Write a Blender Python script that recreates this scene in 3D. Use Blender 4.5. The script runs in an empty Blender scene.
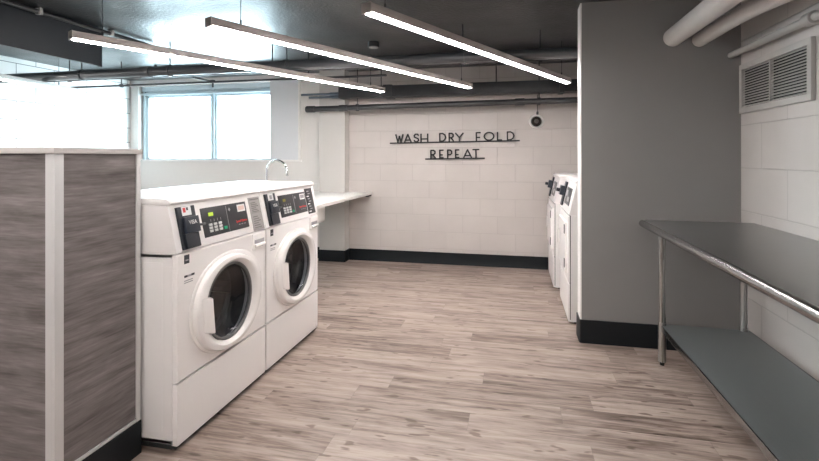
import bpy, bmesh, math, random
from mathutils import Vector, Matrix
random.seed(7)
SC = bpy.context.scene
COL = SC.collection
PI = math.pi

# ------------------------------------------------------------------ materials
def new_mat(name):
    m = bpy.data.materials.new(name); m.use_nodes = True
    nt = m.node_tree; b = nt.nodes['Principled BSDF']
    return m, nt, b
def N(nt, t, **kw):
    n = nt.nodes.new(t)
    for k, v in kw.items(): setattr(n, k, v)
    return n
def L(nt, a, b): nt.links.new(a, b)
def plain(name, col, rough=.5, metal=0., var=.04, bump=0., scale=30., spec=.5, coat=0.):
    """paint / metal / plastic with a faint procedural variation"""
    m, nt, b = new_mat(name)
    tc = N(nt, 'ShaderNodeTexCoord')
    no = N(nt, 'ShaderNodeTexNoise'); no.inputs['Scale'].default_value = scale; no.inputs['Detail'].default_value = 4
    L(nt, tc.outputs['Object'], no.inputs['Vector'])
    mx = N(nt, 'ShaderNodeMix', data_type='RGBA')
    mx.inputs[6].default_value = (*[c*(1-var) for c in col], 1); mx.inputs[7].default_value = (*[min(1, c*(1+var)) for c in col], 1)
    L(nt, no.outputs['Fac'], mx.inputs[0]); L(nt, mx.outputs[2], b.inputs['Base Color'])
    b.inputs['Roughness'].default_value = rough; b.inputs['Metallic'].default_value = metal
    b.inputs['Specular IOR Level'].default_value = spec; b.inputs['Coat Weight'].default_value = coat
    if bump:
        bp = N(nt, 'ShaderNodeBump'); bp.inputs['Strength'].default_value = bump; bp.inputs['Distance'].default_value = .004
        L(nt, no.outputs['Fac'], bp.inputs['Height']); L(nt, bp.outputs['Normal'], b.inputs['Normal'])
    return m
def emit(name, col, strength, base=.8):
    m, nt, b = new_mat(name)
    b.inputs['Base Color'].default_value = (base*col[0], base*col[1], base*col[2], 1)
    b.inputs['Emission Color'].default_value = (*col, 1); b.inputs['Emission Strength'].default_value = strength
    return m
def math_(nt, op, a, b=None, c=None):
    n = N(nt, 'ShaderNodeMath', operation=op)
    for i, v in enumerate((a, b, c)):
        if v is None: continue
        if isinstance(v, (int, float)): n.inputs[i].default_value = v
        else: L(nt, v, n.inputs[i])
    return n.outputs[0]
def comb(nt, x, y, z):
    n = N(nt, 'ShaderNodeCombineXYZ')
    for i, v in enumerate((x, y, z)):
        if isinstance(v, (int, float)): n.inputs[i].default_value = v
        else: L(nt, v, n.inputs[i])
    return n.outputs[0]
def ramp(nt, fac, stops):
    r = N(nt, 'ShaderNodeValToRGB'); e = r.color_ramp.elements
    while len(e) < len(stops): e.new(.5)
    for el, (p, c) in zip(e, stops): el.position = p; el.color = (*c, 1)
    L(nt, fac, r.inputs[0]); return r.outputs[0]

def block_mat(name, col, axis, off=(0, 0), rough=.55, mort=.86, bw=.42, rh=.198):
    """painted concrete block wall: fine mortar grooves, stippled paint"""
    m, nt, b = new_mat(name)
    tc = N(nt, 'ShaderNodeTexCoord'); sp = N(nt, 'ShaderNodeSeparateXYZ'); L(nt, tc.outputs['Object'], sp.inputs[0])
    u = sp.outputs[0] if axis == 'x' else sp.outputs[1]
    v = comb(nt, math_(nt, 'ADD', u, 20+off[0]), math_(nt, 'ADD', sp.outputs[2], 4+off[1]), 0.)
    br = N(nt, 'ShaderNodeTexBrick'); L(nt, v, br.inputs['Vector'])
    br.inputs['Scale'].default_value = 1; br.inputs['Brick Width'].default_value = bw; br.inputs['Row Height'].default_value = rh
    br.inputs['Mortar Size'].default_value = .0045; br.inputs['Mortar Smooth'].default_value = .6; br.offset = .5
    c = Vector(col)
    br.inputs['Color1'].default_value = (*c, 1); br.inputs['Color2'].default_value = (*(c*.96), 1); br.inputs['Mortar'].default_value = (*(c*mort), 1)
    n1 = N(nt, 'ShaderNodeTexNoise'); n1.inputs['Scale'].default_value = 3; n1.inputs['Detail'].default_value = 5; L(nt, tc.outputs['Object'], n1.inputs['Vector'])
    n2 = N(nt, 'ShaderNodeTexNoise'); n2.inputs['Scale'].default_value = 160; n2.inputs['Detail'].default_value = 3; L(nt, tc.outputs['Object'], n2.inputs['Vector'])
    mx = N(nt, 'ShaderNodeMix', data_type='RGBA', blend_type='MULTIPLY'); mx.inputs[0].default_value = 1
    L(nt, br.outputs['Color'], mx.inputs[6]); L(nt, ramp(nt, n1.outputs['Fac'], [(.3, (.93, .93, .93)), (.7, (1, 1, 1))]), mx.inputs[7])
    L(nt, mx.outputs[2], b.inputs['Base Color']); b.inputs['Roughness'].default_value = rough
    h = math_(nt, 'SUBTRACT', math_(nt, 'MULTIPLY', n2.outputs['Fac'], .25), br.outputs['Fac'])
    bp = N(nt, 'ShaderNodeBump'); bp.inputs['Strength'].default_value = .55; bp.inputs['Distance'].default_value = .004
    L(nt, h, bp.inputs['Height']); L(nt, bp.outputs['Normal'], b.inputs['Normal'])
    return m

def floor_mat():
    m, nt, b = new_mat('vinyl_plank_floor')
    tc = N(nt, 'ShaderNodeTexCoord'); sp = N(nt, 'ShaderNodeSeparateXYZ'); L(nt, tc.outputs['Object'], sp.inputs[0])
    x, y = sp.outputs[0], sp.outputs[1]
    PW, PLN = .152, 1.05
    rv = math_(nt, 'DIVIDE', math_(nt, 'ADD', y, 20.03), PW); row = math_(nt, 'FLOOR', rv)
    w1 = N(nt, 'ShaderNodeTexWhiteNoise', noise_dimensions='1D'); L(nt, row, w1.inputs['W'])
    cu = math_(nt, 'DIVIDE', math_(nt, 'ADD', math_(nt, 'ADD', x, 30.), math_(nt, 'MULTIPLY', w1.outputs['Value'], PLN)), PLN)
    col = math_(nt, 'FLOOR', cu)
    w2 = N(nt, 'ShaderNodeTexWhiteNoise', noise_dimensions='2D'); L(nt, comb(nt, row, col, 0.), w2.inputs['Vector'])
    idn = w2.outputs['Value']; off = math_(nt, 'MULTIPLY', idn, 57.)
    def grain(sx, sy, det, dist):
        n = N(nt, 'ShaderNodeTexNoise'); n.inputs['Scale'].default_value = 1; n.inputs['Detail'].default_value = det
        n.inputs['Distortion'].default_value = dist; n.inputs['Roughness'].default_value = .62
        L(nt, comb(nt, math_(nt, 'MULTIPLY', x, sx), math_(nt, 'MULTIPLY', y, sy), off), n.inputs['Vector']); return n.outputs['Fac']
    g1 = grain(2.4, 30, 7, .5); g2 = grain(8, 90, 4, .3); g3 = grain(1.8, 12, 4, 1.0)
    s = math_(nt, 'ADD', math_(nt, 'ADD', math_(nt, 'MULTIPLY', g1, .46), math_(nt, 'MULTIPLY', g2, .20)), math_(nt, 'MULTIPLY', g3, .34))
    s = math_(nt, 'ADD', s, math_(nt, 'MULTIPLY', math_(nt, 'SUBTRACT', idn, .5), .09))
    c = ramp(nt, s, [(.35, (.105, .074, .060)), (.44, (.200, .150, .125)), (.50, (.298, .234, .200)), (.60, (.415, .338, .296))])
    # small knots
    vo = N(nt, 'ShaderNodeTexNoise'); vo.inputs['Scale'].default_value = 1; vo.inputs['Detail'].default_value = 1
    L(nt, comb(nt, math_(nt, 'MULTIPLY', x, 9.), math_(nt, 'MULTIPLY', y, 30.), off), vo.inputs['Vector'])
    kn = ramp(nt, vo.outputs['Fac'], [(.29, (.42, .36, .32)), (.35, (1, 1, 1))])
    mk = N(nt, 'ShaderNodeMix', data_type='RGBA', blend_type='MULTIPLY'); mk.inputs[0].default_value = .8
    L(nt, c, mk.inputs[6]); L(nt, kn, mk.inputs[7])
    fy = math_(nt, 'FRACT', rv); fx = math_(nt, 'FRACT', cu)
    sy_ = math_(nt, 'LESS_THAN', math_(nt, 'MINIMUM', fy, math_(nt, 'SUBTRACT', 1., fy)), .011)
    sx_ = math_(nt, 'LESS_THAN', math_(nt, 'MINIMUM', fx, math_(nt, 'SUBTRACT', 1., fx)), .0016)
    seam = math_(nt, 'MAXIMUM', sy_, sx_)
    ms = N(nt, 'ShaderNodeMix', data_type='RGBA'); L(nt, math_(nt, 'MULTIPLY', seam, .3), ms.inputs[0]); L(nt, mk.outputs[2], ms.inputs[6])
    ms.inputs[7].default_value = (.15, .12, .10, 1)
    L(nt, ms.outputs[2], b.inputs['Base Color'])
    b.inputs['Roughness'].default_value = .42
    bp = N(nt, 'ShaderNodeBump'); bp.inputs['Strength'].default_value = .25; bp.inputs['Distance'].default_value = .002
    L(nt, math_(nt, 'SUBTRACT', g2, seam), bp.inputs['Height']); L(nt, bp.outputs['Normal'], b.inputs['Normal'])
    return m

def laminate_mat():
    m, nt, b = new_mat('grey_wood_laminate')
    tc = N(nt, 'ShaderNodeTexCoord'); sp = N(nt, 'ShaderNodeSeparateXYZ'); L(nt, tc.outputs['Object'], sp.inputs[0])
    u = math_(nt, 'ADD', sp.outputs[0], sp.outputs[1]); z = sp.outputs[2]
    def gr(su, sz, det, dist):
        n = N(nt, 'ShaderNodeTexNoise'); n.inputs['Scale'].default_value = 1; n.inputs['Detail'].default_value = det; n.inputs['Distortion'].default_value = dist
        n.inputs['Roughness'].default_value = .6
        L(nt, comb(nt, math_(nt, 'MULTIPLY', u, su), 3.1, math_(nt, 'MULTIPLY', z, sz)), n.inputs['Vector']); return n.outputs['Fac']
    g1 = gr(3., 34, 8, .25); g2 = gr(9, 150, 5, .0); g3 = gr(3.4, 13., 5, .9)
    s = math_(nt, 'ADD', math_(nt, 'ADD', math_(nt, 'MULTIPLY', g1, .46), math_(nt, 'MULTIPLY', g2, .26)), math_(nt, 'MULTIPLY', g3, .28))
    c = ramp(nt, s, [(.34, (.065, .054, .050)), (.44, (.125, .107, .102)), (.54, (.19, .168, .163)), (.66, (.29, .262, .256))])
    L(nt, c, b.inputs['Base Color']); b.inputs['Roughness'].default_value = .42
    return m

def ceiling_mat():
    m, nt, b = new_mat('black_painted_ceiling')
    tc = N(nt, 'ShaderNodeTexCoord')
    n1 = N(nt, 'ShaderNodeTexNoise'); n1.inputs['Scale'].default_value = 1.6; n1.inputs['Detail'].default_value = 6; L(nt, tc.outputs['Object'], n1.inputs['Vector'])
    n2 = N(nt, 'ShaderNodeTexNoise'); n2.inputs['Scale'].default_value = 45; n2.inputs['Detail'].default_value = 5; L(nt, tc.outputs['Object'], n2.inputs['Vector'])
    c = ramp(nt, n1.outputs['Fac'], [(.35, (.009, .009, .010)), (.65, (.026, .028, .031))])
    L(nt, c, b.inputs['Base Color'])
    L(nt, ramp(nt, n1.outputs['Fac'], [(.35, (.30,)*3), (.7, (.52,)*3)]), b.inputs['Roughness'])
    b.inputs['IOR'].default_value = 1.75
    bp = N(nt, 'ShaderNodeBump'); bp.inputs['Strength'].default_value = .5; bp.inputs['Distance'].default_value = .008
    L(nt, math_(nt, 'ADD', n2.outputs['Fac'], math_(nt, 'MULTIPLY', n1.outputs['Fac'], 2.)), bp.inputs['Height']); L(nt, bp.outputs['Normal'], b.inputs['Normal'])
    return m

def glass_mat(name, tint, gl=1.45):
    m = bpy.data.materials.new(name); m.use_nodes = True; nt = m.node_tree; nt.nodes.clear()
    o = N(nt, 'ShaderNodeOutputMaterial'); t = N(nt, 'ShaderNodeBsdfTransparent'); g = N(nt, 'ShaderNodeBsdfGlossy')
    t.inputs['Color'].default_value = (*tint, 1); g.inputs['Roughness'].default_value = .02
    f = N(nt, 'ShaderNodeLayerWeight'); f.inputs['Blend'].default_value = .5; f0 = ((gl-1)/(gl+1))**2
    fr = math_(nt, 'ADD', math_(nt, 'MULTIPLY', math_(nt, 'POWER', f.outputs['Facing'], 5.), 1-f0), f0)
    mx = N(nt, 'ShaderNodeMixShader'); L(nt, fr, mx.inputs[0]); L(nt, t.outputs[0], mx.inputs[1]); L(nt, g.outputs[0], mx.inputs[2]); L(nt, mx.outputs[0], o.inputs[0])
    return m

def steel_mat(name, col, rough, axis=1):
    m, nt, b = new_mat(name)
    tc = N(nt, 'ShaderNodeTexCoord'); mp = N(nt, 'ShaderNodeMapping'); L(nt, tc.outputs['Object'], mp.inputs[0])
    s = [140, 140, 140]; s[axis] = 2; mp.inputs['Scale'].default_value = s
    n = N(nt, 'ShaderNodeTexNoise'); n.inputs['Scale'].default_value = 1; n.inputs['Detail'].default_value = 3; L(nt, mp.outputs[0], n.inputs['Vector'])
    L(nt, ramp(nt, n.outputs['Fac'], [(.3, tuple(c*.88 for c in col)), (.7, col)]), b.inputs['Base Color'])
    L(nt, ramp(nt, n.outputs['Fac'], [(.3, (rough*.85,)*3), (.7, (rough*1.15,)*3)]), b.inputs['Roughness'])
    b.inputs['Metallic'].default_value = 1
    return m

M = dict(
    floor=floor_mat(), laminate=laminate_mat(), ceiling=ceiling_mat(),
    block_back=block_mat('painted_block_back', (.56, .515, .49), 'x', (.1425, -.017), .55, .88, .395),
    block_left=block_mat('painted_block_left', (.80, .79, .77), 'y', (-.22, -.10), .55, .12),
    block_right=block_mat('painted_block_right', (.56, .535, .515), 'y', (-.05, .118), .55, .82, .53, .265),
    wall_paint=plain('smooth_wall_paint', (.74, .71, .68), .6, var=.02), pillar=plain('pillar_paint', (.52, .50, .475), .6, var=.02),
    infill=plain('white_infill_board', (.72, .73, .75), .5, var=.01),
    grey_wall=plain('grey_wall_paint', (.27, .265, .262), .5, var=.04, scale=6),
    white_trim=plain('white_corner_paint', (.82, .80, .78), .45, var=.01),
    base=plain('black_vinyl_base', (.007, .009, .011), .5, var=.1, spec=.25),
    frame=plain('pale_window_frame', (.62, .72, .77), .4, var=.02),
    enamel=plain('white_enamel', (.83, .80, .785), .28, var=.012, scale=8),
    enamel_side=plain('white_side_panel', (.80, .775, .76), .38, var=.015, scale=8),
    enamel_door=plain('white_door_plastic', (.84, .81, .79), .25, var=.01),
    seam=plain('dark_gap', (.03, .03, .03), .7),
    charcoal=plain('charcoal_plastic', (.016, .019, .026), .35, var=.06),
    reader_face=plain('slate_reader_plastic', (.024, .030, .042), .3, var=.06),
    panel_dark=plain('dark_control_film', (.030, .030, .034), .3, var=.06),
    placard=plain('grey_instruction_placard', (.36, .34, .325), .5, var=.06, scale=90),
    placard_text=plain('placard_print', (.17, .16, .155), .5),
    placard_black=plain('black_instruction_placard', (.018, .018, .02), .4),
    white_ink=plain('white_print', (.75, .74, .73), .5),
    grey_ink=plain('grey_print', (.33, .32, .33), .5),
    red_ink=plain('red_print', (.62, .06, .06), .5),
    pink=plain('pinkish_label', (.72, .52, .48), .5),
    keys=plain('grey_keys', (.55, .55, .55), .45),
    led=emit('green_led_digits', (.55, .75, .05), .35, .2), led_off=emit('amber_led_digits', (.5, .42, .05), .2, .2),
    green=emit('green_start_key', (.02, .45, .22), .05, .5),
    gasket=plain('grey_rubber_gasket', (.12, .12, .12), .5),
    drum=plain('drum_steel', (.13, .135, .15), .3, .8),
    door_glass=glass_mat('smoked_door_glass', (.50, .53, .58), 1.6),
    pane=glass_mat('window_glass', (.94, .97, .97)),
    steel=plain('stainless_top', (.37, .375, .37), .33, 1., var=.04, scale=3),
    steel_edge=steel_mat('polished_stainless_edge', (.38, .375, .37), .24, 1),
    galv=steel_mat('galvanised_shelf', (.37, .405, .41), .5, 1),
    leg_steel=steel_mat('leg_tube_steel', (.44, .435, .425), .28, 2),
    foot=plain('black_rubber_foot', (.02, .02, .02), .6),
    alu=plain('aluminium_trim', (.66, .65, .645), .32, .35, var=.02),
    cap=plain('pale_grey_cap', (.52, .49, .47), .45, var=.03),
    counter=plain('white_laminate_counter', (.74, .72, .69), .3, var=.015),
    sink=plain('white_sink', (.76, .74, .72), .3, var=.01),
    chrome=plain('chrome', (.75, .75, .76), .08, 1., var=0),
    black_pipe=plain('black_painted_pipe', (.022, .023, .026), .38, var=.2, bump=.3, scale=20, spec=.8),
    duct=plain('dark_painted_duct', (.018, .019, .021), .42, var=.2, bump=.3, scale=12, spec=.5),
    gloss_pipe=plain('slate_gloss_pipe_paint', (.05, .055, .062), .28, var=.15, bump=.2, scale=15, spec=1.),
    blue_pipe=plain('slate_painted_conduit', (.10, .13, .165), .4, var=.1),
    baffle=plain('charcoal_baffle', (.030, .034, .040), .5, var=.08),
    lamp_house=plain('taupe_lamp_housing', (.50, .45, .42), .4, .2, var=.03),
    lamp=emit('lamp_diffuser', (1, .955, .935), 34.),
    white_pipe=plain('cream_painted_pipe', (.64, .61, .59), .45, var=.04, bump=.2, scale=18),
    grey_pipe=plain('grey_painted_pipe', (.38, .37, .355), .45, var=.04, bump=.2, scale=18),
    vent=plain('grey_vent_enamel', (.44, .43, .415), .45, var=.03),
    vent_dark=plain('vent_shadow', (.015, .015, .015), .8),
    sign=plain('black_sign_metal', (.012, .012, .013), .45, var=.05),
    cam_white=plain('white_dome_ring', (.78, .76, .74), .4), cam_dark=plain('dark_dome', (.03, .025, .022), .15, var=.1),
    beige=plain('dome_inner', (.10, .085, .078), .4),
)

# ------------------------------------------------------------------ geometry helpers
class MB:
    def __init__(s): s.bm = bmesh.new()
    def box(s, a, b, bev=0., seg=2):
        t = bmesh.new()
        lo = [min(a[i], b[i]) for i in range(3)]; hi = [max(a[i], b[i]) for i in range(3)]
        v = [t.verts.new((x, y, z)) for x in (lo[0], hi[0]) for y in (lo[1], hi[1]) for z in (lo[2], hi[2])]
        for f in ((0, 1, 3, 2), (4, 6, 7, 5), (0, 4, 5, 1), (2, 3, 7, 6), (0, 2, 6, 4), (1, 5, 7, 3)): t.faces.new([v[i] for i in f])
        bmesh.ops.recalc_face_normals(t, faces=t.faces)
        if bev: bmesh.ops.bevel(t, geom=list(t.edges), offset=bev, segments=seg, affect='EDGES', profile=.7)
        return s.add(t)
    def add(s, t):
        me = bpy.data.meshes.new('tmp'); t.to_mesh(me); t.free(); s.bm.from_mesh(me); bpy.data.meshes.remove(me); return s
    def hull8(s, pts, bev=0.):
        """pts: 4 bottom loop, 4 top loop"""
        t = bmesh.new(); v = [t.verts.new(p) for p in pts]
        for f in ((3, 2, 1, 0), (4, 5, 6, 7), (0, 1, 5, 4), (1, 2, 6, 5), (2, 3, 7, 6), (3, 0, 4, 7)): t.faces.new([v[i] for i in f])
        bmesh.ops.recalc_face_normals(t, faces=t.faces)
        if bev: bmesh.ops.bevel(t, geom=list(t.edges), offset=bev, segments=2, affect='EDGES', profile=.7)
        return s.add(t)
    def prism(s, prof, y0, y1, bev=0., axis='y'):
        """prof: list of (x,z) outline extruded along y"""
        t = bmesh.new()
        P = (lambda a, c, w: (a, w, c)) if axis == 'y' else (lambda a, c, w: (w, a, c)) if axis == 'x' else (lambda a, c, w: (a, c, w))
        A = [t.verts.new(P(p[0], p[1], y0)) for p in prof]; B = [t.verts.new(P(p[0], p[1], y1)) for p in prof]; n = len(prof)
        t.faces.new(A); t.faces.new(B[::-1])
        for i in range(n): t.faces.new((A[i], B[i], B[(i+1) % n], A[(i+1) % n]))
        bmesh.ops.recalc_face_normals(t, faces=t.faces)
        if bev: bmesh.ops.bevel(t, geom=list(t.edges), offset=bev, segments=2, affect='EDGES', profile=.7)
        return s.add(t)
    def tube(s, path, r, n=16, caps=True):
        """round tube along a list of points, r a number or list"""
        pts = [Vector(p) for p in path]; rr = r if isinstance(r, (list, tuple)) else [r]*len(pts)
        t = bmesh.new(); rings = []; up = None
        for i, p in enumerate(pts):
            d = (pts[min(i+1, len(pts)-1)] - pts[max(i-1, 0)]).normalized()
            if up is None:
                up = Vector((0, 0, 1)) if abs(d.z) < .9 else Vector((1, 0, 0))
            a = (up - d*up.dot(d)).normalized(); up = a; b = d.cross(a)
            rings.append([t.verts.new(p + (a*math.cos(2*PI*k/n) + b*math.sin(2*PI*k/n))*rr[i]) for k in range(n)])
        for A, B in zip(rings, rings[1:]):
            for k in range(n): t.faces.new((A[k], A[(k+1) % n], B[(k+1) % n], B[k]))
        if caps: t.faces.new(rings[0][::-1]); t.faces.new(rings[-1])
        bmesh.ops.recalc_face_normals(t, faces=t.faces)
        return s.add(t)
    def loft(s, rings, close=False, capA=False, capB=False):
        """rings: lists of points with equal count, joined one after another"""
        t = bmesh.new(); R = [[t.verts.new(p) for p in r] for r in rings]; n = len(R[0])
        seq = list(zip(R, R[1:])) + ([(R[-1], R[0])] if close else [])
        for A, B in seq:
            for k in range(n): t.faces.new((A[k], A[(k+1) % n], B[(k+1) % n], B[k]))
        if capA: t.faces.new(R[0][::-1])
        if capB: t.faces.new(R[-1])
        bmesh.ops.recalc_face_normals(t, faces=t.faces)
        return s.add(t)
    def build(s, name, mat, parent=None, loc=(0, 0, 0), smooth=35):
        me = bpy.data.meshes.new(name)
        if smooth:
            for f in s.bm.faces: f.smooth = True
            for e in s.bm.edges:
                if len(e.link_faces) == 2 and e.calc_face_angle(0) > math.radians(smooth): e.smooth = False
        s.bm.to_mesh(me); s.bm.free(); me.materials.append(mat)
        o = bpy.data.objects.new(name, me); COL.objects.link(o); o.location = loc
        if parent is not None: o.parent = parent
        return o
def tag(o, label, cat, group=None, kind=None):
    o['label'] = label; o['category'] = cat
    if group: o['group'] = group
    if kind: o['kind'] = kind
    return o
def thing(name, label, cat, loc=(0, 0, 0), rz=0., group=None):
    o = bpy.data.objects.new(name, None); COL.objects.link(o); o.location = loc; o.rotation_euler = (0, 0, rz)
    o.empty_display_size = .1
    return tag(o, label, cat, group)
def struct(o):
    o['kind'] = 'structure'; return o
def children(o): return [c for c in bpy.data.objects if c.parent == o]
def copy_tree(o, parent=None):
    c = o.copy(); COL.objects.link(c); c.parent = parent
    for ch in children(o): copy_tree(ch, c)
    return c
def text_mesh(body, size, depth, mat):
    cu = bpy.data.curves.new('txt', 'FONT'); cu.body = body; cu.size = size; cu.extrude = depth; cu.align_x = 'CENTER'; cu.align_y = 'CENTER'; cu.resolution_u = 3
    o = bpy.data.objects.new('txt', cu); COL.objects.link(o)
    bpy.context.view_layer.update()
    me = bpy.data.meshes.new_from_object(o.evaluated_get(bpy.context.evaluated_depsgraph_get()))
    bpy.data.objects.remove(o); bpy.data.curves.remove(cu)
    me.materials.clear(); me.materials.append(mat); return me

# ------------------------------------------------------------------ room shell
XL, XR, YB, YF, ZC = -5.13, 1.391, 5.46, -2.6, 2.29
struct(MB().box((XL-.1, YF-.1, -.1), (XR+.1, YB+.1, 0)).build('floor', M['floor'], smooth=0))
struct(MB().box((XL-.1, YF-.1, ZC), (XR+.1, YB+.1, ZC+.1)).build('ceiling', M['ceiling'], smooth=0))
OX0, OX1, OZ0, OZ1 = -5.0, -2.62, 1.215, 2.21
T = .28
# blocks right of the window bay, smooth plaster around the bay
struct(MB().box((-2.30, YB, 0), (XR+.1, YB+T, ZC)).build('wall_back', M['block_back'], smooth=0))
wb = MB().box((XL-.1, YB, 0), (-2.30, YB+T, OZ0)).box((XL-.1, YB, OZ0), (OX0, YB+T, ZC)).box((OX1, YB, OZ0), (-2.30, YB+T, ZC)).box((OX0, YB, OZ1), (OX1, YB+T, ZC))
struct(wb.build('wall_window', M['wall_paint'], smooth=0))
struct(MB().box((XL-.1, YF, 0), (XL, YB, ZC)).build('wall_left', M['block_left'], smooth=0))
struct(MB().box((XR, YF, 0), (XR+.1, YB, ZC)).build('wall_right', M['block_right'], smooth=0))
struct(MB().box((XL-.1, YF-.1, 0), (XR+.1, YF, ZC)).build('wall_front', M['wall_paint'], smooth=0))
# pillar at the back
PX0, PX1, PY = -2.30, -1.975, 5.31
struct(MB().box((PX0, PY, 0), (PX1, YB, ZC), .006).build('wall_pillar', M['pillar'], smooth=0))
# grey partition on the right with a white end
CY, CX, CT = 3.36, .435, .15
struct(MB().box((CX+.004, CY, 0), (XR, CY+CT, ZC)).build('wall_partition', M['grey_wall'], smooth=0))
struct(MB().box((CX-.004, CY+.004, .14), (CX+.004, CY+CT-.004, ZC), .002).build('trim_2', M['white_trim'], smooth=0))
# vinyl bases
def base_prof(x0, x1, y, nm):
    o = MB().prism([(y, 0), (y, .137), (y-.006, .137), (y-.007, .02), (y-.016, .0)], x0, x1, axis='x').build(nm, M['base']); return struct(o)
base_prof(PX1, XR, YB, 'baseboard_back')
base_prof(XL, PX0, YB, 'baseboard_window')
struct(MB().box((PX0-.007, PY-.008, 0), (PX1+.007, PY, .137), .002).box((PX1, PY-.008, 0), (PX1+.007, YB-.001, .137), .002).build('baseboard_pillar', M['base']))
struct(MB().prism([(CX-.012, CY+CT), (CX-.012, CY+.006), (CX-.006, CY-.008), (CX+.004, CY-.012), (XR, CY-.012), (XR, CY), (CX, CY), (CX, CY+CT)], 0, .155, axis='z').build('baseboard_partition', M['base']))
struct(MB().box((XR-.008, YF, 0), (XR, CY-.012, .137), .002).build('baseboard_right', M['base']))

# window bay
WY = YB + .12
win = struct(bpy.data.objects.new('window_1', None)); COL.objects.link(win)
F = MB()
WX0, WX1, WZ0, WZ1 = OX0, -3.02, OZ0+.02, 2.055
F.box((WX0, WY-.04, OZ0), (WX0+.10, WY+.04, WZ1+.1), .006).box((WX1-.05, WY-.04, OZ0), (WX1, WY+.04, WZ1+.1), .006)
F.box((WX0+.03, WY-.06, OZ0), (WX0+.055, WY+.03, WZ1+.1), .004)
F.box((WX0, WY-.04, WZ1), (WX1, WY+.04, WZ1+.09), .006).box((WX0, WY-.06, WZ1+.09), (WX1, WY+.04, OZ1), .006)
F.box((WX0, WY-.04, OZ0), (WX1, WY+.04, WZ0), .004)
F.box((WX0, WY-.075, WZ1+.035), (WX1, WY-.035, WZ1+.065), .006)
F.build('window_frame', M['frame'], win)
MX = -3.90
mu = MB().box((MX-.05, WY-.035, WZ0), (MX+.05, WY+.035, WZ1), .005).box((MX-.018, WY-.055, WZ0), (MX+.018, WY-.03, WZ1+.14), .005)
mu.build('mullion', M['frame'], win)
MB().box((WX0+.1, WY, WZ0), (MX-.05, WY+.006, WZ1)).build('pane', M['pane'], win, smooth=0)
MB().box((MX+.05, WY, WZ0), (WX1-.05, WY+.006, WZ1)).build('pane', M['pane'], win, smooth=0)
struct(MB().box((OX0-.03, YB-.025, OZ0-.022), (OX1+.02, YB+T-.04, OZ0), .004).build('window_sill', M['white_trim'])).name = 'trim_3'
struct(MB().box((WX1, YB-.03, OZ0), (OX1, YB+T-.05, OZ1), .004).build('trim_1', M['infill']))
struct(MB().box((OX1-.012, YB-.036, OZ0), (OX1+.006, YB-.03+.06, OZ1), .002).build('trim_4', M['white_trim']))

# ------------------------------------------------------------------ ceiling fittings
def bend(pts, r, seg=6):
    """rounds the inner corners of a polyline"""
    P = [Vector(p) for p in pts]; out = [P[0]]
    for i in range(1, len(P)-1):
        a = (P[i-1]-P[i]).normalized(); b = (P[i+1]-P[i]).normalized()
        p0, p2 = P[i]+a*r, P[i]+b*r
        for k in range(seg+1):
            t = k/seg; out.append(p0*(1-t)**2 + P[i]*2*t*(1-t) + p2*t*t)
    out.append(P[-1]); return out
def clamps(t, xs, y, z, r, name='pipe_clamp', mat='black_pipe'):
    for x in xs:
        MB().tube([(x-.014, y, z), (x+.014, y, z)], r+.008, 20).tube([(x, y, z+r), (x, y, ZC)], .006, 8).build(name, M[mat], t)
# big dark pipe crossing the room
def pipe_thing(label, y, z0, z1, x0, x1, r, hang, mat='black_pipe', cat='pipe', name='ceiling_pipe', seams=()):
    t = thing(name, label, cat, ((x0+x1)/2, y, (z0+z1)/2))
    cx = (x0+x1)/2; zz = (z0+z1)/2
    b = MB().tube([(x0-cx, 0, z0-zz), (x1-cx, 0, z1-zz)], r, 24)
    b.build('pipe', M[mat], t)
    for x in seams:
        z = z0+(z1-z0)*(x-x0)/(x1-x0)-zz
        MB().tube([(x-cx-.05, 0, z), (x-cx+.05, 0, z)], r+.007, 24).build('coupling', M[mat], t)
    for x in hang:
        z = z0+(z1-z0)*(x-x0)/(x1-x0)-zz
        MB().tube([(x-cx-.014, 0, z), (x-cx+.014, 0, z)], r+.009, 20).tube([(x-cx, 0, z+r), (x-cx, 0, ZC-zz)], .006, 8).build('pipe_hanger', M[mat], t)
    return t
pipe_thing('thick dark painted pipe crossing the ceiling in front of the windows', 3.7, 2.03, 2.03, XL, XR-.0, .043, (-4.02, -3.05, -1.9, -.4), 'gloss_pipe', seams=(-3.3, -1.2))
pipe_thing('thin dark conduit just behind the thick ceiling pipe', 4.0, 2.045, 2.045, XL, XR, .012, (-4.5, -2.2, .2), 'black_pipe', 'conduit', 'ceiling_conduit')
pipe_thing('thin dark conduit running nearest the window head', 4.35, 2.03, 2.03, XL, -1.2, .011, (-4.2, -2.0), 'black_pipe', 'conduit', 'ceiling_conduit')
pipe_thing('black round pipe above the wall lettering, lowest by the back wall', 5.2, 1.815, 1.855, -2.42, XR, .032, (-1.78, .25), seams=(-2.36, -1.95, .05))
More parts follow.
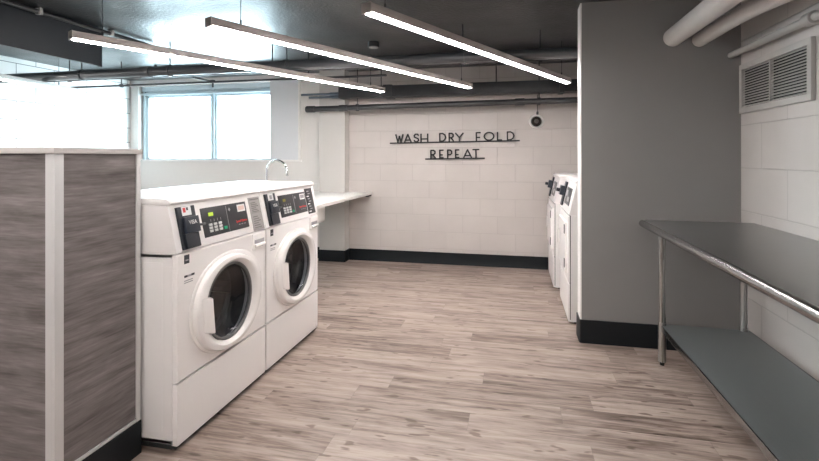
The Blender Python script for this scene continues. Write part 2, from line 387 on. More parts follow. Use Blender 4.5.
# dark duct over it
t = thing('ceiling_duct', 'long dark boxed duct along the back wall above the round pipe', 'duct', (-.3, 5.22, 1.99))
MB().box((-1.69, -.09, -.062), (1.69, .07, .068), .012).build('duct', M['duct'], t)
MB().box((-1.15, -.1, -.07), (-1.05, .08, .075), .004).build('joint_flange', M['duct'], t)
MB().box((.75, -.1, -.07), (.80, .08, .075), .004).build('joint_flange', M['duct'], t)
for hx in (-1.2, .1, 1.2): MB().tube([(hx, 0, .06), (hx, 0, ZC-1.99)], .006, 8).build('hanger_rod', M['black_pipe'], t)
for nm, x0, x1, y, z, lab in (('conduit', -2.47, -1.99, 5.18, 1.985, 'slate blue conduit stub left of the boxed duct, upper one'), ('conduit', -2.40, -1.99, 5.24, 1.958, 'slate blue conduit stub left of the boxed duct, lower one')):
    t = thing('conduit_stub', lab, 'conduit', (x1, y, z))
    MB().tube([(x0-x1, 0, 0), (-.05, 0, 0)], .013, 14).build('pipe', M['blue_pipe'], t)
    MB().tube([(-.12, 0, 0), (0, 0, 0)], .019, 14).build('coupling', M['blue_pipe'], t)
# dropped beams at the back of the ceiling
def beam(y0, y1, h, x0, x1, label):
    o = MB().box((x0, y0, ZC-h), (x1, y1, ZC), .006).build('ceiling_beam', M['duct'], smooth=0)
    return tag(o, label, 'beam')
beam(4.72, 4.84, .07, XL, XR, 'shallow dark ceiling beam nearest the back wall')
# charcoal baffle at upper left with conduit along its top
t = thing('ceiling_baffle', 'large flat charcoal panel hanging from the ceiling at upper left', 'panel', (-3.3, 2.2, 1.99))
MB().box((-.03, -1.6, 0), (0, 1.013, ZC-1.99), .003).build('panel', M['baffle'], t)
MB().box((-.034, 1.013, -.004), (.004, 1.02, ZC-1.99), .001).build('edge_trim', M['baffle'], t)
t = thing('ceiling_conduit', 'black conduit running along the top of the charcoal panel', 'conduit', (-3.24, 2.4, 2.262))
MB().tube([(0, -2.3, 0), (0, 1.3, 0)], .016, 14).build('pipe', M['black_pipe'], t)
for yy in (-.4, .25, .85): MB().box((-.022, yy-.012, -.018), (.022, yy+.012, .028), .003).build('strap', M['alu'], t)
t = thing('ceiling_conduit', 'short dark conduit that drops in front of the window mullion', 'conduit', (-3.6, 5.1, 2.19))
MB().tube(bend([(-.38, -.5, .06), (0, 0, -.02), (0, 0, -.09)], .03), .011, 12).build('pipe', M['black_pipe'], t)
MB().box((-.02, -.02, -.03), (.02, .02, .0), .004).build('elbow', M['black_pipe'], t)
MB().tube([(-.38, -.5, .05), (-.38, -.5, .1)], .014, 12).build('ceiling_hook', M['black_pipe'], t)
t = thing('junction_box', 'small round junction box on the dark ceiling', 'junction box', (-1.25, 4.1, ZC))
MB().tube([(0, 0, -.045), (0, 0, 0)], .05, 24).build('box_body', M['duct'], t)
MB().tube([(0, 0, -.052), (0, 0, -.045)], .042, 24).build('cover', M['grey_pipe'], t)

# linear lamps
def lamp(p, q, z, label, hangs, group='linear lamps under the ceiling'):
    p = Vector((*p, z)); q = Vector((*q, z)); d = q-p; Ln = d.length; a = math.atan2(d.y, d.x)
    t = thing('linear_lamp', label, 'lamp', p, a, group)
    w, h = .030, .024
    hs = MB().box((0, -w, -h+.006), (Ln, w, h), .003)
    hs.build('housing', M['lamp_house'], t)
    MB().box((.012, -w+.014, -h-.002), (Ln-.012, w-.014, -h+.008), .002).build('diffuser', M['lamp'], t)
    for e in (0, Ln-.006): MB().box((e, -w-.001, -h), (e+.006, w+.001, h+.001), .001).build('end_cap', M['lamp_house'], t)
    for f in hangs: MB().tube([(Ln*f, 0, h), (Ln*f, 0, ZC-z)], .0022, 8).tube([(Ln*f, 0, h), (Ln*f, 0, h+.03)], .006, 10).build('suspension_cable', M['black_pipe'], t)
LZ = 1.95
# unseen extra lamps, added over the front of the room to brighten the foreground
for lx_, lab in ((-2.2, 'unseen fill lamp added over the front of the room, left of the others'), (-.85, 'unseen fill lamp added over the front of the room, between two others'), (.5, 'unseen fill lamp added over the front of the room, nearest the steel table')):
    lamp((lx_-1.1, -1.2), (lx_, 1.2), LZ, lab, (.06, .93))
lamp((-2.492, 2.218), (-1.346, 4.753), LZ, 'linear lamp hanging nearest the window, longest in view', (.06, .93))
lamp((-1.553, 2.16), (-.433, 4.67), LZ, 'linear lamp hanging between the other two long lamps', (.07, .94))
lamp((-.683, 2.12), (.476, 4.561), LZ, 'linear lamp whose far end nears the grey partition', (.05, .94))
lamp((-4.15, 1.9), (-4.55, 4.2), LZ, 'linear lamp at far left, running toward the white block wall', (.3, .86))

# ------------------------------------------------------------------ half wall
DX, DY0, DY1, DZ = -1.55, 1.323, 1.70, 1.262
t = thing('half_wall', 'waist-high divider clad in grey wood laminate with metal corners', 'divider', ((XL+DX)/2, (DY0+DY1)/2, 0))
ox, oy = -(XL+DX)/2, -(DY0+DY1)/2
def B(*a, **k):
    a = [tuple((p[0]+ox, p[1]+oy, p[2])) for p in a[:2]]; return MB().box(*a, **k)
B((XL+.002, DY0+.004, .005), (DX-.004, DY1-.004, DZ)).build('wall_core', M['laminate'], t)
tr = .004
B((XL+.01, DY0-.0, .16), (DX-.032, DY0+.01, DZ-.004)).build('laminate_panel', M['laminate'], t)
B((DX-.01, DY0+.032, .16), (DX-.0, DY1-.02, DZ-.004)).build('laminate_panel', M['laminate'], t)
MB().box((DX-.034+ox, DY0-.006+oy, .0), (DX-.006+ox, DY0+.004+oy, DZ), .0005).box((DX-.006+ox, DY0-.006+oy, 0), (DX+.006+ox, DY0+.028+oy, DZ), .0015).build('corner_trim', M['alu'], t)
MB().box((DX-.004+ox, DY1-.022+oy, .14), (DX+.005+ox, DY1+oy, DZ), .0015).build('edge_trim', M['alu'], t)
MB().box((DX-.004+ox, DY0+.03+oy, .14), (DX+.004+ox, DY1-.02+oy, .152), .001).box((XL+.01+ox, DY0-.004+oy, .14), (DX-.034+ox, DY0+.004+oy, .152), .001).build('bottom_trim', M['alu'], t)
MB().box((DX-.004+ox, DY0+.0+oy, 0), (DX+.008+ox, DY1+.002+oy, .14), .002).box((XL+.01+ox, DY0-.008+oy, 0), (DX+.008+ox, DY0+.004+oy, .14), .002).build('vinyl_base', M['base'], t)
MB().box((XL+.002+ox, DY0-.014+oy, DZ), (DX+.012+ox, DY1+.006+oy, DZ+.022), .003).build('cap', M['cap'], t)

# ------------------------------------------------------------------ washers
WW = .728    # width of one machine
SX0, SZ0, SX1, SZ1 = 0., .838, -.045, 1.045
nrm = Vector((SZ1-SZ0, 0, -(SX1-SX0))).normalized()
def SP(y, s, d=0.):
    return Vector((SX0+(SX1-SX0)*s, y, SZ0+(SZ1-SZ0)*s)) + nrm*d
def sbox(mb, y0, y1, s0, s1, d0, d1, bev=0.):
    return mb.hull8([SP(y0, s0, d0), SP(y1, s0, d0), SP(y1, s1, d0), SP(y0, s1, d0), SP(y0, s0, d1), SP(y1, s0, d1), SP(y1, s1, d1), SP(y0, s1, d1)], bev)
DCY, DCZ = .363, .543
def ringpts(cy, cz, ry, rz, x, n=72, p=2.):
    out = []
    for k in range(n):
        a = 2*PI*k/n; c, s_ = math.cos(a), math.sin(a)
        out.append((x, cy+ry*math.copysign(abs(c)**(2/p), c), cz+rz*math.copysign(abs(s_)**(2/p), s_)))
    return out
def stext(body, size, y, s, mat, parent, name, d=.0025):
    me = text_mesh(body, size, .0006, mat)
    o = bpy.data.objects.new(name, me); COL.objects.link(o); o.parent = parent
    X = Vector((0, 1, 0)); Z = nrm; Y = Z.cross(X)
    R = Matrix((X, Y, Z)).transposed().to_4x4(); R.translation = SP(y, s, d); o.matrix_local = R
    return o
def make_washer(label, y0, second):
    t = thing('washing_machine', label, 'washing machine', (-1.39, y0, 0), 0, 'front loading washers')
    D = -.615
    # cabinet, open at the front
    b = MB()
    b.box((D, 0, .035), (-.022, .012, .8375), .001).box((D, WW-.012, .035), (-.022, WW, .8375), .003).box((D, 0, .035), (D+.012, WW, .8375), .003).box((D, 0, .82), (-.022, WW, .8375), .003).box((D, 0, .035), (-.022, WW, .05))
    b.box((D+.02, -.0015, .08), (-.07, .001, .80), .001)
    b.build('cabinet', M['enamel_side'], t)
    MB().box((D+.03, .02, .0), (-.04, WW-.02, .04)).build('toe_kick', M['seam'], t)
    # front panel with the round porthole
    ys0, ys1, zs0, zs1 = .003, WW-.003, .292, .8355
    angs = sorted(set([2*PI*k/64 for k in range(64)] + [math.atan2(zc-DCZ, yc-DCY) % (2*PI) for yc in (ys0, ys1) for zc in (zs0, zs1)]))
    def rect(a, ins=0.):
        c, s_ = math.cos(a), math.sin(a); k = 1e9
        if c > 1e-9: k = min(k, (ys1-ins-DCY)/c)
        if c < -1e-9: k = min(k, (ys0+ins-DCY)/c)
        if s_ > 1e-9: k = min(k, (zs1-ins-DCZ)/s_)
        if s_ < -1e-9: k = min(k, (zs0+ins-DCZ)/s_)
        return DCY+k*c, DCZ+k*s_
    def circ(a, r): return DCY+r*math.cos(a), DCZ+r*math.sin(a)
    rings = [[(-.022, *rect(a)) for a in angs], [(-.006, *rect(a)) for a in angs], [(0, *rect(a, .006)) for a in angs], [(0, *circ(a, .205)) for a in angs], [(-.03, *circ(a, .20)) for a in angs]]
    MB().loft(rings).build('front_panel', M['enamel'], t)
    MB().box((-.03, .004, .026), (.0, WW-.004, .286), .006).build('lower_panel', M['enamel'], t)
    MB().box((-.03, .008, .012), (-.012, WW-.008, .03)).build('bottom_rail', M['seam'], t)
    # control head + lid
    MB().prism([(D, .8385), (-.006, .8385), (0, .842), (SX1, SZ1), (D, SZ1)], 0, WW, .001).build('control_housing', M['enamel'], t)
    MB().prism([(D, 1.046), (-.035, 1.046), (-.031, 1.053), (-.040, 1.066), (-.058, 1.072), (D+.02, 1.072), (D, 1.068)], -.002, WW+.001, .003).build('lid', M['enamel'], t)
    # detergent drawer
    dr = MB().box((-.004, .585, .742), (.006, .712, .828), .006).build('detergent_drawer', M['enamel'], t)
    MB().box((.004, .600, .772), (.0068, .700, .796), .001).build('handle_slot', M['grey_ink'], dr)
    MB().prism([(.003, .776), (.018, .770), (.018, .760), (.003, .75)], .600, .700, .002).build('handle', M['enamel_door'], dr)
    # drum
    MB().loft([ringpts(DCY, DCZ, .199, .199, x) for x in (-.028, -.112)]).build('door_boot', M['charcoal'], t)
    dm = MB().loft([ringpts(DCY, DCZ, r, r, x) for r, x in ((.199, -.108), (.22, -.11), (.225, -.30), (.225, -.48), (.12, -.50), (.02, -.49))], capB=True).build('drum', M['drum'], t)
    for k in range(3):
        a = PI/2+.5+k*2*PI/3
        c, s_ = math.cos(a), math.sin(a)
        def q(r, w, x): return (x, DCY+r*c-w*s_, DCZ+r*s_+w*c)
        MB().hull8([q(.224, -.035, -.13), q(.224, .035, -.13), q(.224, .035, -.47), q(.224, -.035, -.47), q(.165, -.012, -.14), q(.165, .012, -.14), q(.165, .012, -.46), q(.165, -.012, -.46)], .004).build('drum_lifter', M['drum'], dm)
    for x in (-.16, -.24, -.32, -.40):
        MB().tube([(x, DCY+.221*math.cos(2*PI*k/40), DCZ+.221*math.sin(2*PI*k/40)) for k in range(41)], .003, 6).build('drum_rib', M['drum'], dm)
    # door
    dr = bpy.data.objects.new('door', None)
    E_ = [(-.0, .014, .300, .240), (.006, .014, .298, .238), (.008, .010, .286, .232), (.009, -.004, .268, .226), (.026, -.004, .266, .225), (.033, -.003, .260, .221), (.035, -.002, .252, .216), (.036, 0, .222, .203), (.032, 0, .214, .198), (.024, 0, .198, .189), (.018, 0, .190, .186), (.0, 0, .188, .184)]
    door = MB().loft([ringpts(DCY+c, DCZ, ry, rz, x, p=2.12) for x, c, ry, rz in E_]).build('door', M['enamel_door'], t)
    MB().loft([ringpts(DCY, DCZ, a_, b_, x) for x, a_, b_ in ((.019, .190, .186), (.021, .184, .180), (.016, .177, .173), (.0, .177, .173))]).build('gasket', M['gasket'], door)
    MB().loft([ringpts(DCY, DCZ, r, r*.98, x) for r, x in ((.180, .012), (.174, .004), (.15, -.016), (.10, -.034), (.02, -.042))], capB=True).build('door_glass', M['door_glass'], door)
    # grip plate at the left of the glass
    g = MB()
    y_l, y_r = DCY-.246, DCY-.174
    g.hull8([(.026, y_l+.01, DCZ-.085), (.026, y_r+.016, DCZ-.112), (.026, y_r-.002, DCZ+.066), (.026, y_l, DCZ+.080), (.039, y_l+.018, DCZ-.08), (.045, y_r+.014, DCZ-.104), (.045, y_r-.004, DCZ+.060), (.039, y_l+.01, DCZ+.074)], .005)
    g.build('door_handle', M['enamel_door'], door)
    for zz in (-.05, .05): MB().tube([(.0, DCY+.284, DCZ+zz-.02), (.0, DCY+.284, DCZ+zz+.02)], .014, 12).build('hinge', M['enamel_door'], door)
    # card reader
    rd = sbox(MB(), .037, .150, .05, .93, -.001, .012, .003).build('card_reader', M['charcoal'], t)
    sbox(MB(), .056, .148, .36, .70, .011, .027, .004).build('reader_head', M['reader_face'], rd)
    sbox(MB(), .050, .140, .06, .36, .011, .020, .003).build('reader_base', M['charcoal'], rd)
    sbox(MB(), .062, .122, .735, .925, .011, .0135).build('sticker', M['white_ink'], rd)
    if not second:
        sbox(MB(), .070, .086, .80, .90, .0135, .0142).build('sticker_mark', M['red_ink'], rd)
        sbox(MB(), .092, .103, .84, .90, .0135, .0142).build('sticker_mark', M['charcoal'], rd)
    else:
        sbox(MB(), .078, .105, .77, .88, .0135, .0142).build('sticker_mark', M['grey_ink'], rd)
    stext('VISA', .026, .103, .575, M['white_ink'], rd, 'reader_print', .0278)
    MB().tube([SP(.145, .5, .016), SP(.175, .49, .016), SP(.203, .49, .010)], .0055, 10).build('reader_plug', M['charcoal'], rd)
    # control display
    dp = sbox(MB(), .197, .568, .18, .83, -.001, .0035, .0015).build('control_display', M['panel_dark'], t)
    sbox(MB(), .247, .282, .63, .71, .003, .0045).build('digit_window', M['led' if not second else 'led_off'], dp)
    for i in range(3):
        for j in range(3):
            sbox(MB(), .237+i*.037, .260+i*.037, .27+j*.07, .325+j*.07, .003, .007, .001).build('key', M['keys'], dp)
    sbox(MB(), .348, .372, .265, .335, .003, .0075, .001).build('start_key', M['green'], dp)
    for i in range(4): sbox(MB(), .255+i*.026, .258+i*.026, .50, .56, .003, .0042).build('indicator', M['grey_ink'], dp)
    sbox(MB(), .389, .392, .205, .795, .003, .0045).build('divider_line', M['grey_ink'], dp)
    dm_ = SP(.415, .70, .004)
    MB().tube([dm_, dm_+nrm*.001], .010, 4).build('round_emblem', M['grey_ink'], dp)
    sbox(MB(), .485, .555, .60, .775, .003, .0045).build('price_label', M['white_ink'], dp)
    sbox(MB(), .492, .546, .635, .74, .0045, .0050).build('label_print', M['pink'] if not second else M['grey_ink'], dp)
    stext('Speed Queen', .0185, .505, .375, M['red_ink'], dp, 'maker_print', .0045)
    for i in range(3): sbox(MB(), .475+i*.024, .49+i*.024, .285, .305, .003, .0042).build('small_print', M['grey_ink'], dp)
    # instruction placard
    if not second:
        pl = sbox(MB(), .604, .715, .03, .90, -.001, .003, .001).build('instruction_placard', M['placard'], t)
        for s0, s1 in ((.08, .42), (.50, .78)):
            sbox(MB(), .614, .705, s0-.012, s0-.005, .003, .004).build('placard_line', M['placard_text'], pl)
            for k in range(6):
                s_ = s0+(s1-s0)*(k+.3)/6
                sbox(MB(), .620, .690-.012*((k*7) % 3), s_, s_+.022, .003, .004).build('placard_line', M['placard_text'], pl)
        sbox(MB(), .614, .705, .83, .86, .003, .004).build('placard_line', M['placard_text'], pl)
    else:
        pl = sbox(MB(), .578, .690, .08, .92, -.001, .003, .001).build('instruction_placard', M['placard_black'], t)
        for k in range(9):
            s_ = .14+k*.083
            y_ = .592+.011*((k*5) % 3)
            sbox(MB(), y_, y_+.035+.012*((k*3) % 3), s_, s_+.035, .003, .004).build('placard_mark', M['grey_ink'] if k % 3 else M['white_ink'], pl)
    # badges on the front panel
    bd = MB().box((-.001, .046, .788), (.0015, .078, .826)).build('square_badge', M['charcoal'], t)
    MB().box((.0015, .053, .800), (.0022, .072, .806)).build('badge_mark', M['grey_ink'], bd)
    ml = MB().box((-.001, .047, .728), (.0008, .112, .737)).build('model_strip', M['grey_ink'], t)
    for ya, yb in ((.047, .065), (.092, .112)): MB().box((.0006, ya, .729), (.0018, yb, .738)).build('strip_block', M['charcoal'], ml)
    for za in (.712, .703): MB().box((0, .047, za), (.0006, .102, za+.004)).build('strip_text', M['grey_ink'], ml)
    return t
make_washer('white front-loading washer nearest the laminate divider, grey placard at its right', 1.725, False)
make_washer('white front-loading washer farther back, with a black placard at its right end', 1.725+WW+.006, True)

# ------------------------------------------------------------------ counter, sink, faucet
CTX0, CTX1, CTZ, CTH = -2.62, -1.68, .828, .028
t = thing('folding_counter', 'long white counter running from behind the washers to the back wall', 'counter', (CTX1, 4.4, CTZ))
hx0, hx1, hy0, hy1 = -2.20, -1.84, 3.55, 4.12
def CB(mb, a, b, bev=0.): return mb.box((a[0]-CTX1, a[1]-4.4, a[2]-CTZ), (b[0]-CTX1, b[1]-4.4, b[2]-CTZ), bev)
m_ = MB(); z0, z1 = CTZ-CTH, CTZ
CB(m_, (CTX0, 3.28, z0), (hx0, PY-.002, z1)); CB(m_, (hx1, 3.28, z0), (CTX1, PY-.002, z1)); CB(m_, (hx0, 3.28, z0), (hx1, hy0, z1)); CB(m_, (hx0, hy1, z0), (hx1, PY-.002, z1))
CB(m_, (CTX0, PY-.002, z0), (PX0-.001, YB-.001, z1)); CB(m_, (PX1+.001, PY-.002, z0), (CTX1, YB-.001, z1))
m_.build('countertop', M['counter'], t, smooth=0)
m_ = MB(); CB(m_, (CTX0, YB-.02, z1), (PX0-.001, YB-.001, z1+.095), .002); m_.build('backsplash', M['counter'], t)
for yy in (3.32, 4.30):
    m_ = MB(); CB(m_, (CTX0+.02, yy, .0), (CTX1-.25, yy+.03, z0), .002); m_.build('support_panel', M['counter'], t)
m_ = MB(); CB(m_, (CTX1-.07, YB-.05, z0-.03), (CTX1-.035, YB-.001, z0), .003); CB(m_, (CTX1-.20, YB-.03, z0-.02), (CTX1-.01, YB-.001, z0), .002); m_.build('wall_bracket', M['charcoal'], t)
t = thing('utility_sink', 'white laundry sink with a square apron under the white counter', 'sink', (-2.02, 3.85, .64))
sx, sy, sz = -2.02, 3.85, .64
def SB(mb, a, b, bev=0.): return mb.box((a[0]-sx, a[1]-sy, a[2]-sz), (b[0]-sx, b[1]-sy, b[2]-sz), bev)
m_ = MB()
SB(m_, (-2.28, 3.46, .64), (-1.765, 3.475, .798)); SB(m_, (-2.28, 4.195, .64), (-1.765, 4.21, .798)); SB(m_, (-2.28, 3.46, .64), (-2.265, 4.21, .798)); SB(m_, (-1.78, 3.46, .64), (-1.765, 4.21, .798), .003); SB(m_, (-2.28, 3.46, .64), (-1.765, 4.21, .655))
m_.build('apron', M['sink'], t)
m_ = MB()
SB(m_, (-2.21, 3.54, .66), (-1.83, 3.55, .798)); SB(m_, (-2.21, 4.12, .66), (-1.83, 4.13, .798)); SB(m_, (-2.21, 3.54, .66), (-2.20, 4.13, .798)); SB(m_, (-1.84, 3.54, .66), (-1.83, 4.13, .798)); SB(m_, (-2.21, 3.54, .66), (-1.83, 4.13, .67))
m_.build('basin', M['sink'], t)
MB().tube([(0, 0, .03), (0, 0, .034)], .03, 20).build('drain', M['chrome'], t)
t = thing('faucet', 'tall chrome gooseneck faucet standing behind the washers', 'faucet', (-2.30, 4.08, CTZ))
MB().tube([(0, 0, 0), (0, 0, .012)], .03, 24).tube([(0, 0, .01), (0, 0, .10)], .017, 20).build('base', M['chrome'], t)
arc = [(0, 0, .09), (0, 0, .27)]
for k in range(1, 15):
    a = PI - k*PI*.93/14
    arc.append((.115+.115*math.cos(a), -.05*(1+math.cos(a))/2, .29+.10*math.sin(a)))
arc.append((arc[-1][0]+.006, arc[-1][1]-.003, .262))
MB().tube(arc, .0105, 14).build('spout', M['chrome'], t)
MB().tube([arc[-1], (arc[-1][0]+.001, arc[-1][1], .245)], .013, 14).build('aerator', M['chrome'], t)
MB().tube([(0, .015, .06), (0, .055, .075)], [.007, .005], 10).build('lever', M['chrome'], t)

# ------------------------------------------------------------------ dryers
def make_dryer(label, x0, y0, w):
    t = thing('tumble_dryer', label, 'dryer', (x0, y0, 0), 0, 'tumble dryers in the alcove')
    D = .70; H0, H1 = .81, 1.078
    MB().box((.012, 0, .014), (D, w, H0), .006).build('cabinet', M['enamel_side'], t)
    MB().box((.04, .02, 0), (D-.03, w-.02, .035)).build('toe_kick', M['seam'], t)
    MB().box((.0075, .003, .03), (.0135, w-.003, H0)).build('seam_backing', M['seam'], t)
    MB().box((-.004, .008, .306), (.02, w-.008, H0-.008), .004).build('front_panel', M['enamel'], t)
    MB().box((-.004, .008, .014), (.02, w-.008, .294), .005).build('lower_panel', M['enamel'], t)
    MB().prism([(0, H0+.002), (.012, H0), (D, H0), (D, H1-.03), (.055, H1-.03)], 0, w, .003).build('control_housing', M['enamel'], t)
    MB().prism([(.045, H1-.028), (D, H1-.028), (D, H1+.004), (.07, H1), (.048, H1-.012)], -.002, w+.002, .004).build('lid', M['enamel'], t)
    dr = MB().prism([(-.016, .36), (-.022, .37), (-.022, .74), (-.016, .75), (-.002, .75), (-.002, .36)], .09, w-.09, .006).build('door', M['enamel'], t)
    for zz in (.40, .66): MB().box((-.027, .095, zz), (-.016, .125, zz+.07), .003).build('hinge', M['charcoal'], dr)
    MB().box((-.034, w-.17, .51), (-.016, w-.13, .63), .004).build('handle', M['enamel_door'], dr)
    n2 = Vector((-(H1-.03-H0), 0, .055)).normalized()
    def Q(y, s, d): return Vector((.055*s, y, H0+(H1-.03-H0)*s)) + n2*d
    def qb(y0_, y1_, s0, s1, d0, d1, bev=0.):
        return MB().hull8([Q(y0_, s0, d0), Q(y1_, s0, d0), Q(y1_, s1, d0), Q(y0_, s1, d0), Q(y0_, s0, d1), Q(y1_, s0, d1), Q(y1_, s1, d1), Q(y0_, s1, d1)], bev)
    dp = qb(.15, .46, .24, .80, -.001, .004).build('control_display', M['panel_dark'], t)
    qb(.20, .30, .35, .5, .004, .007).build('key_block', M['keys'], dp)
    qb(.36, .43, .5, .7, .004, .006).build('price_label', M['white_ink'], dp)
    rd = qb(w-.17, w-.06, .10, .94, 0, .014, .003).build('card_reader', M['charcoal'], t)
    qb(w-.165, w-.065, .45, .78, .013, .048, .004).build('reader_head', M['reader_face'], rd)
    qb(w-.13, w-.09, .54, .66, .047, .078, .004).build('card_slot', M['charcoal'], rd)
    return t
make_dryer('white tumble dryer nearest the grey partition', .395, 3.71, .70)
make_dryer('white tumble dryer beside the back wall baseboard', .36, 4.66, .72)

# ------------------------------------------------------------------ stainless table
TX0, TX1, TY0, TY1, TZ = .755, XR-.004, .95, 3.19, .858
t = thing('work_table', 'stainless steel work table with a lower shelf beside the right wall', 'table', ((TX0+TX1)/2, (TY0+TY1)/2, 0))
ox, oy = -(TX0+TX1)/2, -(TY0+TY1)/2
def TB(a, b, bev=0.): return MB().box((a[0]+ox, a[1]+oy, a[2]), (b[0]+ox, b[1]+oy, b[2]), bev)
TB((TX0+.018, TY0+.002, TZ-.012), (TX1, TY1-.002, TZ), .003).build('table_top', M['steel'], t)
# rolled front edge and turned-down far end
MB().tube([(TX0+.020+ox, TY0+oy, TZ-.021), (TX0+.020+ox, TY1-.004+oy, TZ-.021)], .021, 20).build('rolled_edge', M['steel_edge'], t)
TB((TX0+.022, TY1-.006, TZ-.04), (TX1, TY1, TZ-.003), .002).build('end_apron', M['steel_edge'], t)
TB((TX0+.022, TY0, TZ-.04), (TX1, TY0+.006, TZ-.003), .002).build('end_apron', M['steel_edge'], t)
for x in (TX0+.108, TX1-.09):
    for y in (TY0+.09, TY1-.09):
        l = MB().tube([(x+ox, y+oy, .022), (x+ox, y+oy, TZ-.012)], .0195, 20).build('leg', M['leg_steel'], t)
        MB().tube([(x+ox, y+oy, .022), (x+ox, y+oy, .26)], .0225, 20).build('shelf_collar', M['leg_steel'], l)
        MB().tube([(x+ox, y+oy, .0), (x+ox, y+oy, .012), (x+ox, y+oy, .02), (x+ox, y+oy, .03)], [.012, .012, .018, .018], 16).build('foot', M['foot'], l)
SZ = .240
SXa, SXb = TX0+.10, TX1-.055
sh = TB((SXa, TY0+.06, SZ-.006), (SXb, TY1-.075, SZ), .002).build('lower_shelf', M['galv'], t)
TB((SXa-.002, TY0+.06, SZ-.034), (SXa+.006, TY1-.075, SZ), .002).build('shelf_lip', M['steel_edge'], sh)
TB((SXb-.006, TY0+.06, SZ-.034), (SXb+.002, TY1-.075, SZ), .002).build('shelf_lip', M['steel_edge'], sh)

# ------------------------------------------------------------------ right wall: vent and pipes
VY0, VY1, VZ0, VZ1 = 2.60, 3.335, 1.52, 1.823
t = thing('wall_vent', 'grey louvred vent grille high on the right wall', 'vent', (XR, (VY0+VY1)/2, (VZ0+VZ1)/2))
vy, vz = (VY0+VY1)/2, (VZ0+VZ1)/2
def VB(mb, x0, x1, y0, y1, z0, z1, bev=0.): return mb.box((x0, y0-vy, z0-vz), (x1, y1-vy, z1-vz), bev)
fr = MB(); w = .034
VB(fr, -.022, 0, VY0, VY1, VZ0, VZ0+w, .003); VB(fr, -.022, 0, VY0, VY1, VZ1-w, VZ1, .003); VB(fr, -.022, 0, VY0, VY0+w, VZ0+w-.003, VZ1-w+.003, .003); VB(fr, -.022, 0, VY1-w, VY1, VZ0+w-.003, VZ1-w+.003, .003)
fr.build('vent_frame', M['vent'], t)
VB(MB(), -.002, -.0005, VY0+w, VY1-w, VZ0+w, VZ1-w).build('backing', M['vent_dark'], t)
ym = (VY0+VY1)/2+.01
VB(MB(), -.020, -.002, ym-.006, ym+.006, VZ0+w, VZ1-w).build('centre_bar', M['vent'], t)
ns = 15
sl = MB()
for k in range(ns):
    z = VZ0+w+(k+.5)*(VZ1-VZ0-2*w)/ns - vz
    sl.hull8([(-.018, VY0+w-vy, z-.006), (-.018, VY1-w-vy, z-.006), (-.018, VY1-w-vy, z-.0035), (-.018, VY0+w-vy, z-.0035), (-.004, VY0+w-vy, z+.004), (-.004, VY1-w-vy, z+.004), (-.004, VY1-w-vy, z+.0065), (-.004, VY0+w-vy, z+.0065)])
sl.build('louvres', M['vent'], t, smooth=0)
t = thing('wall_pipe', 'thin grey pipe along the right wall just above the vent', 'pipe', (1.335, CY, 1.893))
MB().tube(bend([(0, 0, 0), (0, -.9, -.004), (.05, -.95, -.004)], .02), .020, 16).build('pipe', M['grey_pipe'], t)
MB().tube([(0, -.86, -.004), (0, -.80, -.004)], .032, 18).tube([(0, -.835, -.004), (.05, -.835, -.004)], .02, 14).build('fitting', M['grey_pipe'], t)
t = thing('overhead_pipe', 'thick cream pipe leaving the grey partition at upper right, the left one', 'pipe', (1.0, CY, 2.025))
MB().tube([(0, .01, 0), (0, -2.6, .0)], .059, 28).build('pipe', M['white_pipe'], t)
t = thing('overhead_pipe', 'cream pipe that bends toward the right wall, between two straight pipes', 'pipe', (1.155, CY, 2.0))
MB().tube(bend([(0, 0, 0), (0, -.62, .0), (.15, -1.0, .03), (.15, -2.4, .03)], .22), .044, 24).build('pipe', M['white_pipe'], t)

# ------------------------------------------------------------------ wall lettering
LET = {  # strokes in a 1 x 1 cell, drawn as flat bars
 'W': [[(0, 1), (.28, 0), (.5, .78), (.72, 0), (1, 1)]], 'A': [[(0, 0), (.5, 1), (1, 0)], [(.22, .24), (.78, .24)]],
 'S': [[(.95, .84), (.75, 1), (.3, 1), (.06, .82), (.1, .62), (.9, .38), (.96, .18), (.72, 0), (.25, 0), (.04, .16)]],
 'H': [[(0, 0), (0, 1)], [(1, 0), (1, 1)], [(0, .34), (1, .34)]], 'D': [[(0, 0), (0, 1), (.5, 1), (.85, .82), (1, .5), (.85, .18), (.5, 0), (0, 0)]],
 'R': [[(0, 0), (0, 1), (.6, 1), (.95, .86), (.95, .6), (.6, .42), (0, .42)], [(.4, .42), (1, 0)]], 'Y': [[(0, 1), (.5, .42), (1, 1)], [(.5, .42), (.5, 0)]],
 'F': [[(0, 0), (0, 1), (.9, 1)], [(0, .38), (.75, .38)]], 'O': [[(.5+.5*math.cos(a*PI/9), .5+.5*math.sin(a*PI/9)) for a in range(19)]],
 'L': [[(0, 1), (0, 0), (.9, 0)]], 'E': [[(.9, 0), (0, 0), (0, 1), (.9, 1)], [(0, .38), (.7, .38)]], 'P': [[(0, 0), (0, 1), (.6, 1), (.95, .84), (.95, .56), (.6, .38), (0, .38)]],
 'T': [[(.5, 0), (.5, 1)], [(0, 1), (1, 1)]]}
def bar(mb, p, q, th, y0, y1):
    p = Vector(p); q = Vector(q); d = (q-p).normalized(); n = Vector((-d.y, d.x))*th/2; p = p-d*th*.3; q = q+d*th*.3
    c = [p-n, q-n, q+n, p+n]
    mb.hull8([(v.x, y0, v.y) for v in c] + [(v.x, y1, v.y) for v in c])
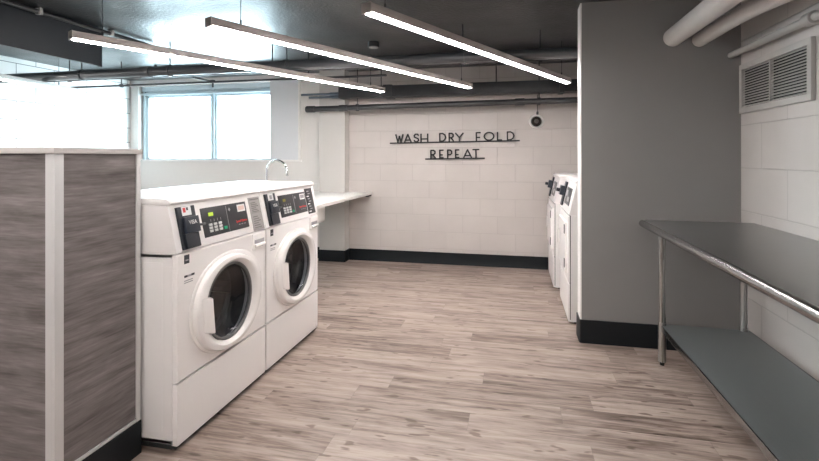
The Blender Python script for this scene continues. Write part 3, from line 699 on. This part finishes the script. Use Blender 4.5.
def sign(name, label, xa, xb, za, zb, letters, h):
    cx, cz = (xa+xb)/2, (za+zb)/2
    t = thing(name, label, 'sign', (cx, YB, cz)); t.rotation_euler = (0, -math.atan2(zb-za, xb-xa), 0)
    half = (xb-xa)/2
    MB().box((-half, -.022, -.008), (half, -.008, .008), .001).build('rail', M['sign'], t)
    for f in (-.8, 0, .8): MB().tube([(half*f, -.01, 0), (half*f, 0, 0)], .004, 8).build('standoff', M['sign'], t)
    for ch, x0, x1 in letters:
        m = MB()
        for st in LET[ch]:
            for a, b in zip(st, st[1:]):
                bar(m, (x0-cx+(x1-x0)*a[0], .012+h*a[1]), (x0-cx+(x1-x0)*b[0], .012+h*b[1]), .0155, -.024, -.010)
        m.build('letter', M['sign'], t, smooth=0)
# pixel columns of the strokes turned into metres on the wall
def lx(u, u0, u1, x0, x1): return x0+(x1-x0)*(u-u0)/(u1-u0)
r1 = [('W', 76, 110), ('A', 118, 148), ('S', 162, 184), ('H', 195, 226), ('D', 282, 309), ('R', 325, 344), ('Y', 354, 388), ('F', 447, 467), ('O', 482, 524), ('L', 540, 560), ('D', 583, 611)]
sign('wall_sign', 'black metal lettering WASH DRY FOLD on a thin rail', -1.456, .053, 1.414, 1.434, [(c, lx(a, 47, 636, -1.456, .053), lx(b, 47, 636, -1.456, .053)) for c, a, b in r1], .088)
r2 = [('R', 234, 254), ('E', 275, 292), ('P', 311, 330), ('E', 347, 364), ('A', 384, 418), ('T', 425, 452)]
sign('wall_sign', 'black metal lettering REPEAT on a short rail, below the longer words', -1.028, -.337, 1.226, 1.236, [(c, lx(a, 207, 477, -1.028, -.337), lx(b, 207, 477, -1.028, -.337)) for c, a, b in r2], .088)

# dome camera
t = thing('dome_camera', 'white-ringed dark dome camera on the back wall above FOLD', 'camera', (.232, YB, 1.645))
def disc(prof, n=36): return [[(r*math.cos(2*PI*k/n), y, r*math.sin(2*PI*k/n)) for k in range(n)] for r, y in prof]
MB().loft(disc([(.078, .003), (.080, -.02), (.074, -.034), (.062, -.036), (.056, -.026)]), capA=True).build('ring', M['cam_white'], t)
MB().loft(disc([(.057, -.024), (.05, -.045), (.035, -.062), (.015, -.07), (.003, -.072)]), capB=True).build('dome', M['cam_dark'], t)
MB().loft(disc([(.026, -.055), (.022, -.074), (.008, -.078)], 20), capB=True).build('lens', M['beige'], t)
MB().tube([(.012, -.02, .075), (.012, -.02, .11)], .012, 12).tube([(.012, -.012, .1), (.012, -.012, .30)], .004, 8).build('cable', M['black_pipe'], t)

# ------------------------------------------------------------------ light
w = bpy.data.worlds.new('World'); SC.world = w; w.use_nodes = True
bg = w.node_tree.nodes['Background']; bg.inputs[0].default_value = (.72, .90, 1., 1); bg.inputs[1].default_value = 11.5
pl = bpy.data.lights.new('window_daylight', 'AREA'); pl.shape = 'RECTANGLE'; pl.size = OX1-OX0+.2; pl.size_y = 1.1
pl.cycles.is_portal = True
po = bpy.data.objects.new('window_daylight', pl); COL.objects.link(po); po.location = ((OX0+OX1)/2, YB+T+.05, (OZ0+OZ1)/2); po.rotation_euler = (-PI/2, 0, 0)

# ------------------------------------------------------------------ camera
f = 472.; hy = 157.; th = math.atan(105.5/472)
cd = bpy.data.cameras.new('camera'); cam = bpy.data.objects.new('camera', cd); COL.objects.link(cam)
cam.location = (0, 0, 1.25); cam.rotation_euler = (PI/2, 0, th)
cd.sensor_width = 36; cd.lens = f/819*36; cd.shift_y = (hy-230.5)/819; cd.clip_start = .02
SC.camera = cam
SC.view_settings.view_transform = 'Standard'; SC.view_settings.look = 'None'; SC.view_settings.gamma = 1
SC.view_settings.use_curve_mapping = False
SC.view_settings.exposure = 1.5
